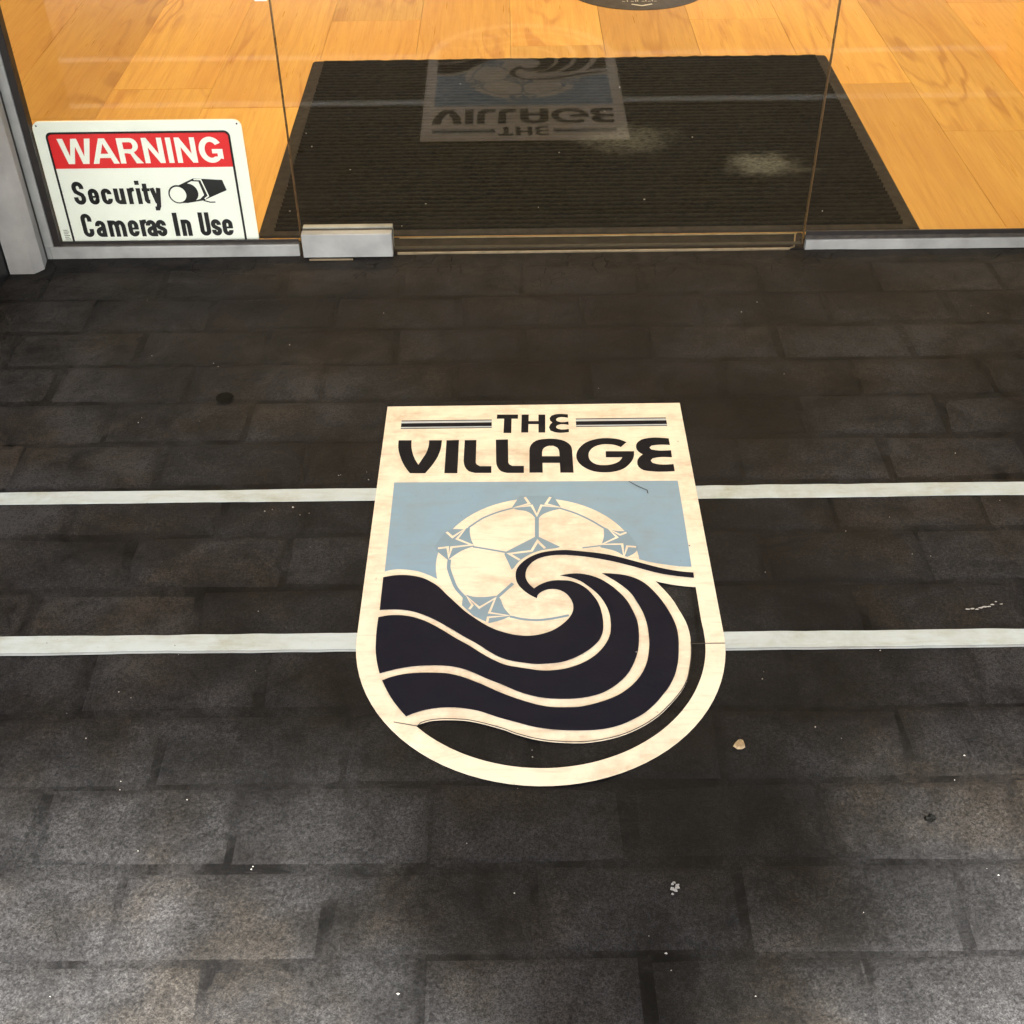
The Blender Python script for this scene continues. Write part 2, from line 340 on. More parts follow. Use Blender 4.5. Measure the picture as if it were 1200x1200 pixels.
# ------------------------------------------------------------------ shield outlines, in tenths of a millimetre from the centre of its round foot
WAVES=[[1914,953,1917,1050,1835,1060,1753,1074,1667,1095,1581,1120,1496,1150,1411,1183,1068,1330,982,1364,894,1394,806,1417,718,1437,406,1487,361,1491,316,1491,226,1484,140,1470,98,1461,58,1450,19,1435,-26,1413,-68,1387,-108,1358,-144,1326,-178,1292,-207,1254,-231,1218,-252,1179,-267,1138,-276,1096,-280,1053,-280,1010,-276,967,-268,924,-255,883,-237,843,-213,805,-187,769,-161,737,-132,708,-102,681,-64,652,-25,625,-16,679,7,713,38,740,79,766,125,781,169,785,212,780,257,763,297,736,327,707,351,673,371,636,393,582,406,525,409,485,407,444,401,405,383,350,357,298,333,261,306,226,245,160,210,129,173,101,130,74,84,52,37,33,-12,18,-62,7,-113,1,-155,0,-197,3,-280,15,-331,28,-381,45,-481,86,-531,112,-600,157,-666,208,-727,261,-848,375,-907,438,-1121,710,-1181,795,-1213,836,-1247,872,-1283,906,-1356,964,-1392,988,-1430,1009,-1470,1025,-1512,1039,-1555,1049,-1596,1057,-1637,1062,-1679,1064,-1720,1064,-1761,1061,-1802,1056,-1858,1043,-1914,1027,-1915,454,-1795,459,-1736,460,-1676,457,-1629,451,-1583,443,-1538,431,-1490,415,-1444,395,-1399,373,-1318,327,-1241,276,-1171,225,-1034,116,-897,2,-761,-100,-694,-157,-628,-218,-564,-272,-530,-298,-496,-321,-454,-345,-410,-367,-365,-385,-325,-398,-243,-417,-116,-442,-72,-447,-24,-449,74,-445,157,-437,198,-430,238,-421,283,-406,327,-388,370,-368,411,-345,489,-292,559,-235,592,-203,624,-168,654,-131,681,-91,700,-55,716,-17,729,23,741,80,748,138,751,232,747,328,736,424,728,473,717,520,700,571,680,620,633,712,607,754,577,794,545,827,511,858,462,891,409,917,369,928,328,934,246,939,205,937,165,931,110,915,59,890,22,867,-12,841,-56,799,-88,838,-116,880,-135,921,-150,964,-158,1008,-157,1066,-147,1123,-134,1164,-115,1203,-92,1239,-66,1273,-35,1303,-2,1330,38,1351,81,1368,125,1380,172,1390,220,1396,268,1399,349,1397,429,1388,518,1376,606,1359,694,1339,782,1316,936,1269,1017,1239,1189,1169,1358,1094,1443,1060,1528,1031,1614,1009,1699,989,1871,960],
[264,1021,321,1038,379,1050,426,1055,473,1057,520,1053,573,1042,624,1026,671,1006,717,982,760,955,795,927,859,864,918,797,971,725,1021,646,1043,605,1063,563,1079,522,1106,436,1129,352,1148,268,1155,226,1159,179,1161,86,1157,-7,1149,-94,1139,-176,1123,-257,1099,-346,1068,-433,1035,-508,998,-581,953,-649,902,-712,845,-770,783,-822,716,-869,681,-889,642,-908,602,-924,519,-949,440,-965,360,-974,307,-977,202,-976,96,-970,44,-963,-44,-945,-129,-919,-214,-885,-295,-844,-462,-746,-607,-669,-754,-580,-840,-534,-884,-513,-927,-497,-971,-483,-1015,-472,-1059,-464,-1146,-455,-1227,-451,-1309,-452,-1390,-457,-1471,-465,-1560,-481,-1647,-502,-1743,-532,-1837,-566,-1859,-488,-1878,-409,-1893,-330,-1906,-250,-1915,-165,-1924,32,-1925,153,-1922,334,-1845,356,-1806,363,-1746,367,-1687,366,-1641,362,-1595,355,-1550,345,-1503,330,-1456,311,-1375,271,-1306,228,-1237,180,-1102,72,-979,-31,-843,-133,-771,-193,-693,-262,-628,-315,-561,-365,-475,-420,-430,-444,-387,-461,-342,-475,-74,-536,-18,-545,39,-549,82,-549,169,-542,218,-534,267,-524,316,-510,361,-493,405,-474,448,-453,518,-410,583,-360,621,-326,656,-289,688,-250,718,-207,746,-162,770,-116,790,-71,807,-26,821,21,830,67,839,160,842,255,839,302,834,350,826,399,815,446,801,496,784,545,764,593,743,636,720,677,694,717,641,786,549,889,514,921,464,952,411,978,363,996,314,1010],
[784,1056,877,1051,976,1038,1029,1028,1080,1013,1126,995,1172,973,1214,947,1249,920,1282,890,1311,857,1339,821,1388,743,1438,653,1480,564,1514,478,1544,393,1569,309,1591,220,1607,125,1613,32,1612,-60,1607,-142,1588,-304,1576,-384,1561,-463,1538,-550,1510,-636,1476,-717,1437,-795,1395,-863,1296,-999,1236,-1073,1178,-1136,1147,-1166,1115,-1194,1078,-1222,999,-1273,928,-1314,854,-1351,807,-1369,760,-1385,711,-1398,660,-1409,556,-1422,453,-1427,359,-1427,274,-1424,190,-1418,105,-1409,20,-1395,-64,-1378,-153,-1352,-338,-1284,-421,-1255,-509,-1220,-673,-1146,-713,-1131,-796,-1109,-881,-1093,-965,-1082,-1049,-1079,-1133,-1083,-1216,-1095,-1299,-1115,-1340,-1128,-1387,-1146,-1432,-1167,-1498,-1204,-1547,-1140,-1594,-1073,-1646,-993,-1693,-911,-1738,-820,-1781,-721,-1802,-669,-1717,-627,-1673,-610,-1626,-595,-1578,-583,-1530,-573,-1449,-564,-1369,-560,-1288,-560,-1207,-563,-1125,-569,-1085,-573,-1044,-580,-1000,-592,-914,-621,-840,-655,-681,-740,-519,-838,-443,-881,-372,-919,-289,-959,-194,-1001,-100,-1038,-53,-1055,40,-1079,88,-1087,140,-1093,245,-1096,350,-1096,402,-1092,442,-1085,522,-1065,610,-1037,706,-1000,781,-964,853,-923,890,-897,957,-840,1017,-780,1068,-718,1114,-652,1155,-577,1189,-498,1216,-419,1235,-339,1249,-259,1262,-168,1269,-78,1270,15,1269,108,1262,201,1251,284,1234,367,1210,453,1148,626,1130,669,1108,710,1080,754,1014,837,958,896,900,952,823,1022]]
CRESCENT=[1430,918,1514,887,1599,861,1683,839,1774,821,1917,802,1915,429,1914,237,1922,51,1921,-37,1918,-120,1911,-202,1901,-283,1887,-364,1870,-445,1848,-527,1824,-607,1794,-690,1758,-776,1719,-860,1675,-943,1630,-1019,1584,-1088,1536,-1156,1483,-1223,1427,-1287,1366,-1352,1299,-1417,1233,-1475,1168,-1526,1101,-1575,1021,-1628,938,-1677,859,-1719,779,-1757,686,-1795,592,-1828,501,-1856,408,-1878,319,-1895,228,-1908,131,-1918,33,-1922,-56,-1921,-146,-1916,-240,-1907,-338,-1892,-427,-1874,-527,-1848,-614,-1821,-690,-1794,-766,-1763,-844,-1727,-923,-1686,-1005,-1639,-1084,-1587,-1161,-1532,-1224,-1482,-1285,-1429,-1388,-1329,-1331,-1299,-1286,-1280,-1240,-1265,-1199,-1257,-1116,-1250,-1064,-1249,-960,-1253,-856,-1262,-804,-1271,-710,-1295,-617,-1325,-430,-1395,-385,-1416,-338,-1442,-298,-1461,-216,-1493,-125,-1525,-37,-1548,47,-1565,134,-1577,226,-1585,322,-1590,424,-1590,527,-1580,630,-1562,733,-1536,813,-1510,891,-1479,964,-1443,1035,-1403,1124,-1346,1202,-1287,1270,-1228,1330,-1168,1438,-1040,1496,-966,1550,-890,1597,-809,1637,-724,1662,-648,1701,-487,1720,-399,1734,-311,1744,-221,1750,-131,1753,-39,1750,53,1741,135,1727,217,1704,301,1628,541,1597,617,1561,691,1521,767,1454,881]
BLUE=[-1903,2895,1919,2864,1920,2536,1919,2207,1917,1879,1911,1399,1907,1159,1811,1164,1763,1169,1676,1185,1497,1227,1452,1239,1360,1271,1271,1308,-1250,995,-1336,1053,-1416,1099,-1452,1117,-1489,1133,-1542,1149,-1638,1168,-1680,1173,-1721,1176,-1766,1175,-1809,1169,-1858,1155,-1904,1135]
LETTERS={'T':[[-520,4430,-216,4424,-219,4320,-311,4322,-317,3980,-428,3982,-418,4324,-524,4326]],
'H':[[-165,4423,-62,4421,-67,4261,74,4259,77,4418,176,4416,164,3981,68,3983,72,4183,-70,4186,-77,3986,-178,3988]],
'E':[[502,4413,456,4421,410,4427,365,4426,322,4417,265,4390,235,4328,241,4266,272,4220,239,4176,220,4102,238,4027,298,3988,335,3976,375,3971,415,3972,499,3984,502,4062,448,4051,396,4049,351,4065,323,4089,324,4130,354,4160,398,4176,448,4172,502,4157,503,4240,448,4227,397,4225,353,4243,329,4267,330,4305,356,4333,398,4349,448,4344,501,4330]],
'V':[[-1904,3840,-1720,3837,-1719,3744,-1712,3657,-1698,3575,-1677,3486,-1646,3389,-1597,3277,-1557,3388,-1521,3483,-1505,3531,-1494,3579,-1485,3628,-1478,3677,-1474,3729,-1473,3832,-1293,3829,-1295,3735,-1302,3641,-1315,3552,-1334,3464,-1359,3384,-1389,3306,-1421,3231,-1494,3087,-1703,3091,-1746,3169,-1785,3249,-1817,3331,-1844,3415,-1867,3499,-1886,3584,-1899,3669,-1904,3754,-1905,3797]],
'I':[[-1229,3827,-1053,3831,-1056,3079,-1234,3083]],
'L1':[[-973,3826,-808,3826,-809,3358,-809,3310,-795,3269,-750,3230,-594,3227,-593,3077,-816,3081,-863,3098,-904,3123,-937,3171,-959,3227,-970,3276,-976,3326,-978,3377]],
'L2':[[-536,3827,-364,3831,-362,3349,-362,3304,-348,3263,-308,3228,-148,3225,-150,3069,-380,3073,-423,3088,-461,3112,-493,3157,-512,3210,-524,3261,-529,3314,-530,3368]],
'A':[[-76,3073,-68,3569,-64,3616,-55,3662,-40,3705,-11,3754,28,3793,66,3813,109,3824,192,3835,233,3837,273,3834,312,3827,354,3816,394,3801,431,3779,461,3751,487,3718,507,3682,519,3642,525,3600,527,3557,525,3062,345,3066,345,3282,109,3286,106,3070],[107,3436,109,3533,118,3581,137,3623,169,3653,208,3671,268,3670,322,3626,340,3583,346,3535,347,3432]],
'G':[[1296,3732,1250,3770,1201,3800,1148,3818,1093,3829,1033,3835,973,3835,932,3829,891,3820,852,3807,808,3789,767,3767,728,3740,691,3704,660,3664,633,3620,614,3582,598,3542,587,3501,580,3459,578,3419,580,3378,587,3338,598,3299,619,3253,647,3210,680,3172,714,3140,751,3113,792,3091,835,3076,880,3066,925,3061,971,3060,1017,3063,1061,3071,1111,3085,1158,3105,1201,3131,1233,3157,1260,3187,1285,3220,1308,3254,1333,3299,1355,3347,1370,3396,1378,3439,1385,3525,990,3532,985,3394,1211,3390,1191,3345,1165,3305,1123,3269,1073,3243,1035,3230,995,3222,955,3220,900,3223,849,3238,807,3270,775,3312,758,3352,750,3396,748,3440,755,3498,774,3553,803,3600,842,3639,890,3668,944,3686,994,3693,1044,3691,1089,3684,1132,3670,1171,3648,1208,3622]],
'E2':[[1895,3810,1896,3658,1801,3666,1754,3666,1707,3662,1637,3647,1605,3605,1625,3562,1686,3542,1728,3534,1770,3531,1856,3534,1899,3538,1896,3377,1798,3386,1749,3386,1700,3380,1626,3359,1596,3309,1617,3258,1676,3232,1720,3221,1764,3217,1810,3218,1902,3227,1901,3068,1794,3061,1688,3061,1636,3066,1530,3082,1480,3100,1444,3133,1418,3174,1406,3228,1408,3284,1419,3333,1439,3379,1467,3417,1501,3452,1465,3485,1438,3524,1423,3571,1420,3622,1426,3672,1444,3720,1473,3759,1510,3791,1559,3813,1613,3826,1659,3833,1706,3835,1753,3832,1848,3819]]}
PATCHES=[[-211,2578,-317,2339,-270,2298,-225,2282,-176,2275,-131,2261,-85,2225,-48,2182,-18,2124,34,2123,59,2165,100,2204,148,2235,184,2254,220,2270,298,2294,337,2304,233,2570],
[-1179,1863,-1136,1894,-1090,1918,-1049,1922,-964,1912,-924,1920,-891,1942,-861,1969,-862,1867,-858,1816,-852,1770,-843,1724,-832,1679,-799,1583,-878,1548,-915,1528,-951,1505,-996,1468,-1068,1395,-1125,1330,-1282,1511,-1297,1605],
[-1,1768,-393,1477,-419,1429,-327,1139,-234,1255,37,1448,292,1551],
[-870,698,-832,681,-792,667,-752,661,-671,660,-629,663,-504,682,-473,637,-455,590,-444,540,-430,490,-411,449,-366,371,-342,333,-422,284,-464,263,-508,245,-599,216,-786,340,-930,523,-922,674],
[859,1925,926,1882,978,1859,1033,1844,1075,1840,1118,1840,1161,1842,1281,1534,1258,1478,1227,1428,1192,1394,1150,1366,1105,1343,1051,1404,1022,1431,988,1456,953,1477,915,1494,795,1537,821,1610,844,1690,852,1732,858,1780,860,1877]]
SEAMS=[(28,[-298,2330,-463,2266,-542,2227,-617,2184,-688,2136,-723,2108,-786,2046,-877,1950]),
(28,[-817,1575,-627,1526,-390,1461]),
(52,[7,2161,1,1881,-2,1741]),
(46,[-1107,1340,-1112,1250,-1112,1204,-1106,1158,-1083,1068,-1035,899,-1020,859,-1003,820,-980,777,-899,657]),
(44,[-313,896,-437,740,-499,662]),
(34,[-354,326,-234,286,-193,276,-113,264,-31,259,9,261,52,265,137,280,222,299,350,334]),
(28,[300,2319,462,2238,538,2191,611,2139,680,2083,749,2022,881,1891]),
(24,[570,1530,759,1561,806,1569])]
STARS=[(34,[-145,2547,-87,2411,-279,2338,-58,2375,7,2172,70,2373,319,2328,130,2401,195,2541]),
(34,[-1161,1863,-1081,1760,-921,1923,-1025,1726,-830,1608,-1088,1569,-1118,1380,-1136,1570,-1258,1551]),
(34,[96,1527,6,1670,-74,1482,-358,1434,-225,1315]),
(29,[-839,453,-803,521,-871,668,-720,476,-528,638,-600,389,-371,340,-613,313,-624,226]),
(31,[1149,1815,1064,1769,931,1874,1024,1723,820,1591,1078,1592,1082,1356,1138,1550,1250,1535])]
HOOK=[(80,[1909,1056,1805,1070,1710,1088,1624,1110,1539,1136,1453,1167,1368,1200,1111,1312,1025,1347,938,1379,850,1406,762,1427,673,1445,406,1487,361,1491,316,1491,226,1484,140,1470,98,1461,58,1450,19,1435,-26,1413,-68,1387,-108,1358,-144,1326,-178,1292,-207,1254,-231,1218,-252,1179,-267,1138,-276,1096,-280,1053,-280,1010,-276,967,-268,924,-255,883,-237,843,-213,805,-187,769,-160,738,-102,681])]
# ------------------------------------------------------------------ ground outside: brick paving under black film
GY = 1.935                                   # face of the shop front
pav = bpy.data.objects.new('pavement', None)
bm = bmesh.new()
def sheet(bm, x0, x1, y0, y1, z):
    bm.faces.new([bm.verts.new(q) for q in ((x0, y0, z), (x1, y0, z), (x1, y1, z), (x0, y1, z))])
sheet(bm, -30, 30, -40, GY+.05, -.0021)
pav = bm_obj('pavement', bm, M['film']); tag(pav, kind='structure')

def brick_mesh(k):
    """pillow-edged brick top, 12 + soft shoulder rings"""
    rr = random.Random(k); hx, hy = .0985, .0478
    rings = [(-.0012, -.0028), (.0028, -.0010), (.0085, -.00025), (.018, 0)]
    c = [rr.uniform(-.0004, .0004) for _ in range(4)]
    V = []; F = []
    for ins, z in rings:
        for i, (sx, sy) in enumerate(((-1, -1), (1, -1), (1, 1), (-1, 1))):
            cut = .0
            V.append((sx*(hx-ins*(1+.4*rr.random())), sy*(hy-ins*(1+.4*rr.random())), z + (c[i] if z > -.005 else 0)))
    for r in range(3):
        for i in range(4):
            a = r*4+i; b = r*4+(i+1) % 4; F.append((a, b, b+4, a+4))
    F.append((12, 13, 14, 15))
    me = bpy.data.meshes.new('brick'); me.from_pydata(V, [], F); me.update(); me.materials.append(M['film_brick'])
    for p in me.polygons: p.use_smooth = True
    return me
variants = [brick_mesh(k) for k in range(9)]
PIT = .0991
for k in range(-3, 13):
    y = .604 + PIT*(k+.5)
    ph = .016 if k % 2 == 0 else .112
    jy = random.uniform(-.001, .001)
    for i in range(-8, 8):
        x = ph + .2*(i+.5) + random.uniform(-.003, .003)
        if abs(x) > 1.5 or (y < .45 and abs(x) > 1.0): continue
        o = bpy.data.objects.new('brick', random.choice(variants)); link(o, pav)
        o.location = (x, y+jy+random.uniform(-.0018, .0018), -.0004 - random.random()*.0009)
        o.rotation_euler = (random.gauss(0, R(.28)), random.gauss(0, R(.16)), random.gauss(0, R(.6)) + (math.pi if random.random() < .5 else 0))
# last strip of film against the shop front, rough and cracked
bm = bmesh.new(); nx = 90; rows = [1.893, 1.905, 1.918, GY-.002]
vv = []
for j, y in enumerate(rows):
    for i in range(nx+1):
        x = -.80 + 2.3*i/nx
        vv.append(bm.verts.new((x, y, -.0012 + .0016*noise.noise(Vector((x*14, y*40, 0)))*(1 if 0 < j else .6) - (.002 if j == 0 else 0))))
for j in range(3):
    for i in range(nx):
        a = j*(nx+1)+i; bm.faces.new((vv[a], vv[a+1], vv[a+nx+2], vv[a+nx+1]))
bm_obj('film_edge', bm, M['film'], pav, smooth=True)

# ------------------------------------------------------------------ white stripes
def stripe(x0, x1, ya, yb, label, seed, lip):
    t = thing('floor_stripe', label, 'stripe', ((x0+x1)/2, (ya+yb)/2, 0), 'white stripes across the black paving')
    n = int((x1-x0)/.01); ox, oy = (x0+x1)/2, (ya+yb)/2
    w = lambda x, s: .0018*noise.noise(Vector((x*6, s+seed, 0))) + .0009*noise.noise(Vector((x*28, s+seed, 3)))
    up = [(x0+(x1-x0)*i/n-ox, yb+w(x0+(x1-x0)*i/n, 1)-oy) for i in range(n+1)]
    lo = [(x0+(x1-x0)*i/n-ox, ya+w(x0+(x1-x0)*i/n, 9)-oy) for i in range(n+1)]
    V = []; F = []
    for a, b in zip(lo, up): V += [(a[0], a[1], -.0004), (a[0], a[1], .0003), (b[0], b[1], .0003), (b[0], b[1], -.0004)]
    for i in range(n):
        a = 4*i; b = a+4
        for k in range(3): F.append((a+k, b+k, b+k+1, a+k+1))
    mesh('tape', V, F, M['tape'], t)
    if lip:
        V = []; F = []
        for a in lo: V += [(a[0], a[1]-.0036, -.0006), (a[0], a[1]-.0036, .0001), (a[0], a[1]-.0008, .0001)]
        for i in range(n):
            a = 3*i; b = a+3
            for k in range(2): F.append((a+k, b+k, b+k+1, a+k+1))
        mesh('backing_edge', V, F, M['tape_lip'], t)
    return t
stripe(-1.5, -.17, 1.2645, 1.2895, 'upper white stripe left of the shield badge, nearer the glass door', 1, False)
stripe(.22, 1.5, 1.2605, 1.2875, 'upper white stripe right of the shield badge, nearer the glass door', 2, False)
stripe(-1.5, -.17, .9945, 1.0205, 'lower white stripe left of the shield badge, meeting its curved side', 3, True)
stripe(.22, 1.5, .9900, 1.0155, 'lower white stripe right of the shield badge, meeting its curved side', 4, True)

# ------------------------------------------------------------------ shield badge
OX, OY = .02813503, 1.01143339
sh = thing('shield_emblem', 'large cream shield emblem reading THE VILLAGE with blue football and dark wave, on black paving', 'floor emblem', (OX, OY, .0005))
outer = [(-.2118, .466), (-.2149, .012)] + [(.215*math.cos(R(a)), .215*math.sin(R(a))) for a in range(180, 361, 4)] + [(.2149, .012), (.2142, .467)]
cres = pts(CRESCENT)
Flat().fill([outer, cres], 0, .0006).obj('backing_sheet', M['cream'], sh)
Z = .00015
Flat().fill([pts(BLUE)], Z).obj('sky_panel', M['blue'], sh)
ball = Flat().fill([[(.1273*math.cos(R(a)), .1253+.1273*math.sin(R(a))) for a in range(0, 360, 5)]], 2*Z).obj('football', M['cream'], sh)
for w_, p in SEAMS: Flat().stroke(pts(p), w_*1e-4, 3*Z).obj('ball_seam', M['greyblue'], ball)
for p in PATCHES: Flat().fill([pts(p)], 3.6*Z).obj('ball_patch', M['greyblue'], ball)
for w_, p in STARS: Flat().stroke(pts(p), w_*1e-4, 4.2*Z).obj('star_outline', M['cream'], ball)
# sky beyond the ball's rim keeps the blue of the panel where patches run out of the circle
f = Flat()
for w_, p in HOOK: f.stroke(pts(p), w_*1e-4, 5*Z)
f.obj('crest_border', M['cream'], sh)
for p in WAVES: Flat().fill([pts(p)], 5.6*Z).obj('wave_band', M['navy'], sh)
for k in ('T', 'H', 'E', 'V', 'I', 'L1', 'L2', 'A', 'G', 'E2'):
    Flat().fill([pts(l) for l in LETTERS[k]], Z).obj('letter', M['ink'], sh)
for x0, x1 in ((-.1892, -.0595), (.0609, .1905)):
    r = Flat().fill([[(x0, .4106), (x1, .4106), (x1, .4305), (x0, .4305)]], Z).obj('rule', M['paleblue'], sh)
    Flat().fill([[(x0, .4150), (x1, .4150), (x1, .4240), (x0, .4240)]], 2*Z).fill([[(x0, .4104), (x1, .4104), (x1, .4121), (x0, .4121)]], 2*Z)\
        .fill([[(x0, .4287), (x1, .4287), (x1, .4307), (x0, .4307)]], 2*Z).obj('rule_lines', M['ink'], r)
# the join between the two printed sheets: along the lowest line of the wave and out to the right side
low = [q for q in cres]
i0 = min(range(len(low)), key=lambda i: low[i][0]); 
edge = low[i0:] + low[:i0]
run = [q for q in edge if True]
xs = run[1:]
seam = []
for q in xs:
    seam.append((q[0], q[1]+.0008))
    if q[0] > .17 and q[1] > -.02: break
Flat().stroke([(-.163, -.128), (-.150, -.131), (-.137, -.134)] + seam, .0011, 6.5*Z).obj('sheet_join', M['seam'], sh)
Flat().stroke([(.1745, -.0155), (.2145, -.0155)], .0012, 6.5*Z).obj('sheet_join', M['seam'], sh)
Flat().stroke([(.1257, .2852), (.1364, .2753), (.1489, .2660), (.1493, .2592)], .0012, 6.5*Z).obj('scratch', M['seam'], sh)

# ------------------------------------------------------------------ litter on the paving
def chunk(name, label, cat, x, y, r, h, mat, seed, z=.001, n=9, flat=.5):
    rr = random.Random(seed); bm = bmesh.new(); low = []; up = []
    for i in range(n):
        a = 2*math.pi*i/n; k = r*rr.uniform(.55, 1.1)
        low.append(bm.verts.new((k*math.cos(a), k*math.sin(a)*flat*1.4, 0)))
        up.append(bm.verts.new((k*.8*math.cos(a), k*.8*math.sin(a)*flat*1.4, h*rr.uniform(.4, 1))))
    top = bm.verts.new((0, 0, h*.7))
    for i in range(n):
        j = (i+1) % n; bm.faces.new((low[i], low[j], up[j], up[i])); bm.faces.new((up[i], up[j], top))
    o = bm_obj(name, bm, mat, None, (x, y, z)); return tag(o, label, cat)
chunk('leaf_scrap', 'crumpled tan scrap of dry leaf on black paving right of the shield tip', 'leaf', .238, .848, .0075, .004, M['leaf'], 3, flat=.75)
chunk('stone_chip', 'tiny black stone chip on the paving near the lower right', 'stone', .416, .749, .006, .005, M['chip'], 5)
g = thing('gum_blob', 'speckled pale grey gum remains on dark paving below the shield', 'gum', (.147, .675, .0))
for i in range(7):
    chunk('gum_piece', None, None, random.gauss(0, .0034), random.gauss(0, .004), random.uniform(.0012, .0030), .0018, M['gum'], 40+i).parent = g
s_ = thing('white_scuff', 'thin white paint scuff on the paving above the lower right stripe', 'scuff', (.559, 1.051, .0))
for i in range(9):
    x = -.020+.042*i/8
    chunk('scuff_mark', None, None, x, .004*math.sin(x*90)+random.gauss(0, .0016), random.uniform(.0014, .0042), .0010, M['fleck'], 60+i, flat=.25).parent = s_
# the small fleck clusters elsewhere: countless crumbs, one object
bm = bmesh.new(); rr = random.Random(21)
cl = [(-.37, .726), (.313, 1.138), (.644, 1.241), (.129, .985), (-.459, 1.455), (-.43, .93), (-.50, .90), (-.47, .87), (-.40, .985), (-.30, .96), (.27, .95), (.285, .94), (.50, 1.14), (.52, 1.15),
      (.07, .985), (.05, 1.02), (-.55, 1.0), (.42, 1.20), (-.33, 1.24), (-.30, 1.24), (-.27, 1.24), (-.36, 1.65), (-.21, 1.75), (.37, 1.74), (.40, 1.76), (-.2, 1.32), (-.24, 1.32), (.0, .80), (-.33, .79), (-.26, .70), (.46, .69), (.33, .66), (.12, .60), (-.12, .58), (.2, .56), (-.06, .73), (-.42, .80), (-.30, 1.05), (.43, .98), (.34, .86)]
for cx, cy in cl + [(rr.uniform(-.8, .8), rr.uniform(.5, 1.88)) for _ in range(24)]:
    for _ in range(rr.choice((1, 1, 2))):
        x = cx+rr.gauss(0, .007); y = cy+rr.gauss(0, .007); s = rr.uniform(.0004, .0013)*(1 if rr.random() < .9 else 1.5); a = rr.random()*6.28
        z0 = .0012 if (abs(x-OX) > .216 or y < .8 or y > 1.48) else .0030
        vs_ = [bm.verts.new((x+s*rr.uniform(.6, 1.3)*math.cos(a+k*1.571), y+s*rr.uniform(.4, 1)*math.sin(a+k*1.571), z0-.001)) for k in range(4)]
        tp = bm.verts.new((x, y, z0+s*.5))
        for k in range(4): bm.faces.new((vs_[k], vs_[(k+1) % 4], tp))
fl = bm_obj('paint_crumbs', bm, M['fleck']); tag(fl, 'pale specks of paint and grit scattered over the black paving', 'grit', None, 'stuff')
# round damp spot on the raised brick
f = Flat().fill([arc(0, 0, .0125, 0, 350, 22, .014)], 0).obj('drain_spot', M['chip'], None, (-.4265, 1.505, .0007)); tag(f, 'round blackish spot on a raised brick at upper left paving', 'stain')

# ------------------------------------------------------------------ inside: plank floor
fl0 = box('shop_floor', -3.2, 3.2, 1.99, 6.5, -.05, -.004, M['gasket']); tag(fl0, kind='structure')
PW = .22
joints = {0: [2.933, ], 1: [3.7], 2: [3.099], 3: [3.9], 4: [2.422], 5: [3.196]}
rr = random.Random(4)
for i in range(-14, 14):
    x0 = .0025 + PW*i
    ys = sorted({*(round(v, 3) for v in ([] if i not in joints else joints[i]))})
    if not ys: ys = [rr.uniform(2.2, 3.4)]
    a = [ys[0]-1.22*k for k in range(3, 0, -1)] + ys + [ys[-1]+1.22*k for k in range(1, 5)]
    for y0, y1 in zip(a, a[1:]):
        y0 = max(y0, 1.995); y1 = min(y1, 6.49)
        if y1-y0 < .02: continue
        cx, cy = x0+PW/2, (y0+y1)/2; hx, hy = PW/2-.0003, (y1-y0)/2-.0003; b = .0007
        V = [(-hx, -hy, -.004), (hx, -hy, -.004), (hx, hy, -.004), (-hx, hy, -.004), (-hx, -hy, -b), (hx, -hy, -b), (hx, hy, -b), (-hx, hy, -b),
             (-hx+b, -hy+b, 0), (hx-b, -hy+b, 0), (hx-b, hy-b, 0), (-hx+b, hy-b, 0)]
        F = [(k, (k+1) % 4, (k+1) % 4+4, k+4) for k in range(4)] + [(k+4, (k+1) % 4+4, (k+1) % 4+8, k+8) for k in range(4)] + [(8, 9, 10, 11)]
        mesh('plank', V, F, M['wood'], fl0, (cx, cy, rr.uniform(-.0003, 0)))

# ------------------------------------------------------------------ door mat
dm = thing('door_mat', 'black ribbed door mat with rubber lip lying on the plank floor inside', 'door mat', (.137, 2.42, 0))
x0, x1, y0, y1 = -.452-.137, .727-.137, 1.997-2.42, 2.844-2.42
def rrect(x0, x1, y0, y1, r, n=5):
    o = []
    for cx, cy, a in ((x1-r, y0+r, -90), (x1-r, y1-r, 0), (x0+r, y1-r, 90), (x0+r, y0+r, 180)): o += arc(cx, cy, r, a, a+90, n)
    return o
A = rrect(x0, x1, y0, y1, .005); B = rrect(x0+.004, x1-.004, y0+.004, y1-.004, .004); Cc = rrect(x0+.028, x1-.028, y0+.016, y1-.008, .003)
V = [(p[0], p[1], .0005) for p in A] + [(p[0], p[1], .0035) for p in B] + [(p[0], p[1], .0055) for p in Cc]; n = len(A)
F = [(r*n+i, r*n+(i+1) % n, (r+1)*n+(i+1) % n, (r+1)*n+i) for r in range(2) for i in range(n)]
mesh('rubber_lip', V, F, M['rubber'], dm)
nr = 50; V = []; F = []; ya, yb = y0+.0162, y1-.0082; xa, xb = x0+.0282, x1-.0282; nxs = 90
for j in range(nr*4+1):
    u = j/4; y = ya+(yb-ya)*j/(nr*4); h = (.0036, .0086, .0095, .0080)[j % 4]
    for i in range(nxs+1):
        x = xa+(xb-xa)*i/nxs
        V.append((x, y+.0018*noise.noise(Vector((x*5, y*9, 1))), h+.0022*noise.noise(Vector((x*60, y*70, 2)))))
for j in range(nr*4):
    for i in range(nxs):
        a = j*(nxs+1)+i; F.append((a, a+1, a+nxs+2, a+nxs+1))
mesh('ribbed_pile', V, F, M['carpet'], dm, smooth=True)
bm = bmesh.new(); rq = random.Random(9)
for _ in range(14):
    x, y = rq.uniform(xa, xb)+.137, rq.uniform(ya, yb)+2.42; s = rq.uniform(.0005, .0015)
    add_box(bm, x-s*rq.uniform(.5, 2), x+s, y-s*.5, y+s*.5, .0085, .0105)
li = bm_obj('mat_lint', bm, M['fleck']); tag(li, 'pale lint and grit caught on the black ribbed mat', 'lint', None, 'stuff')

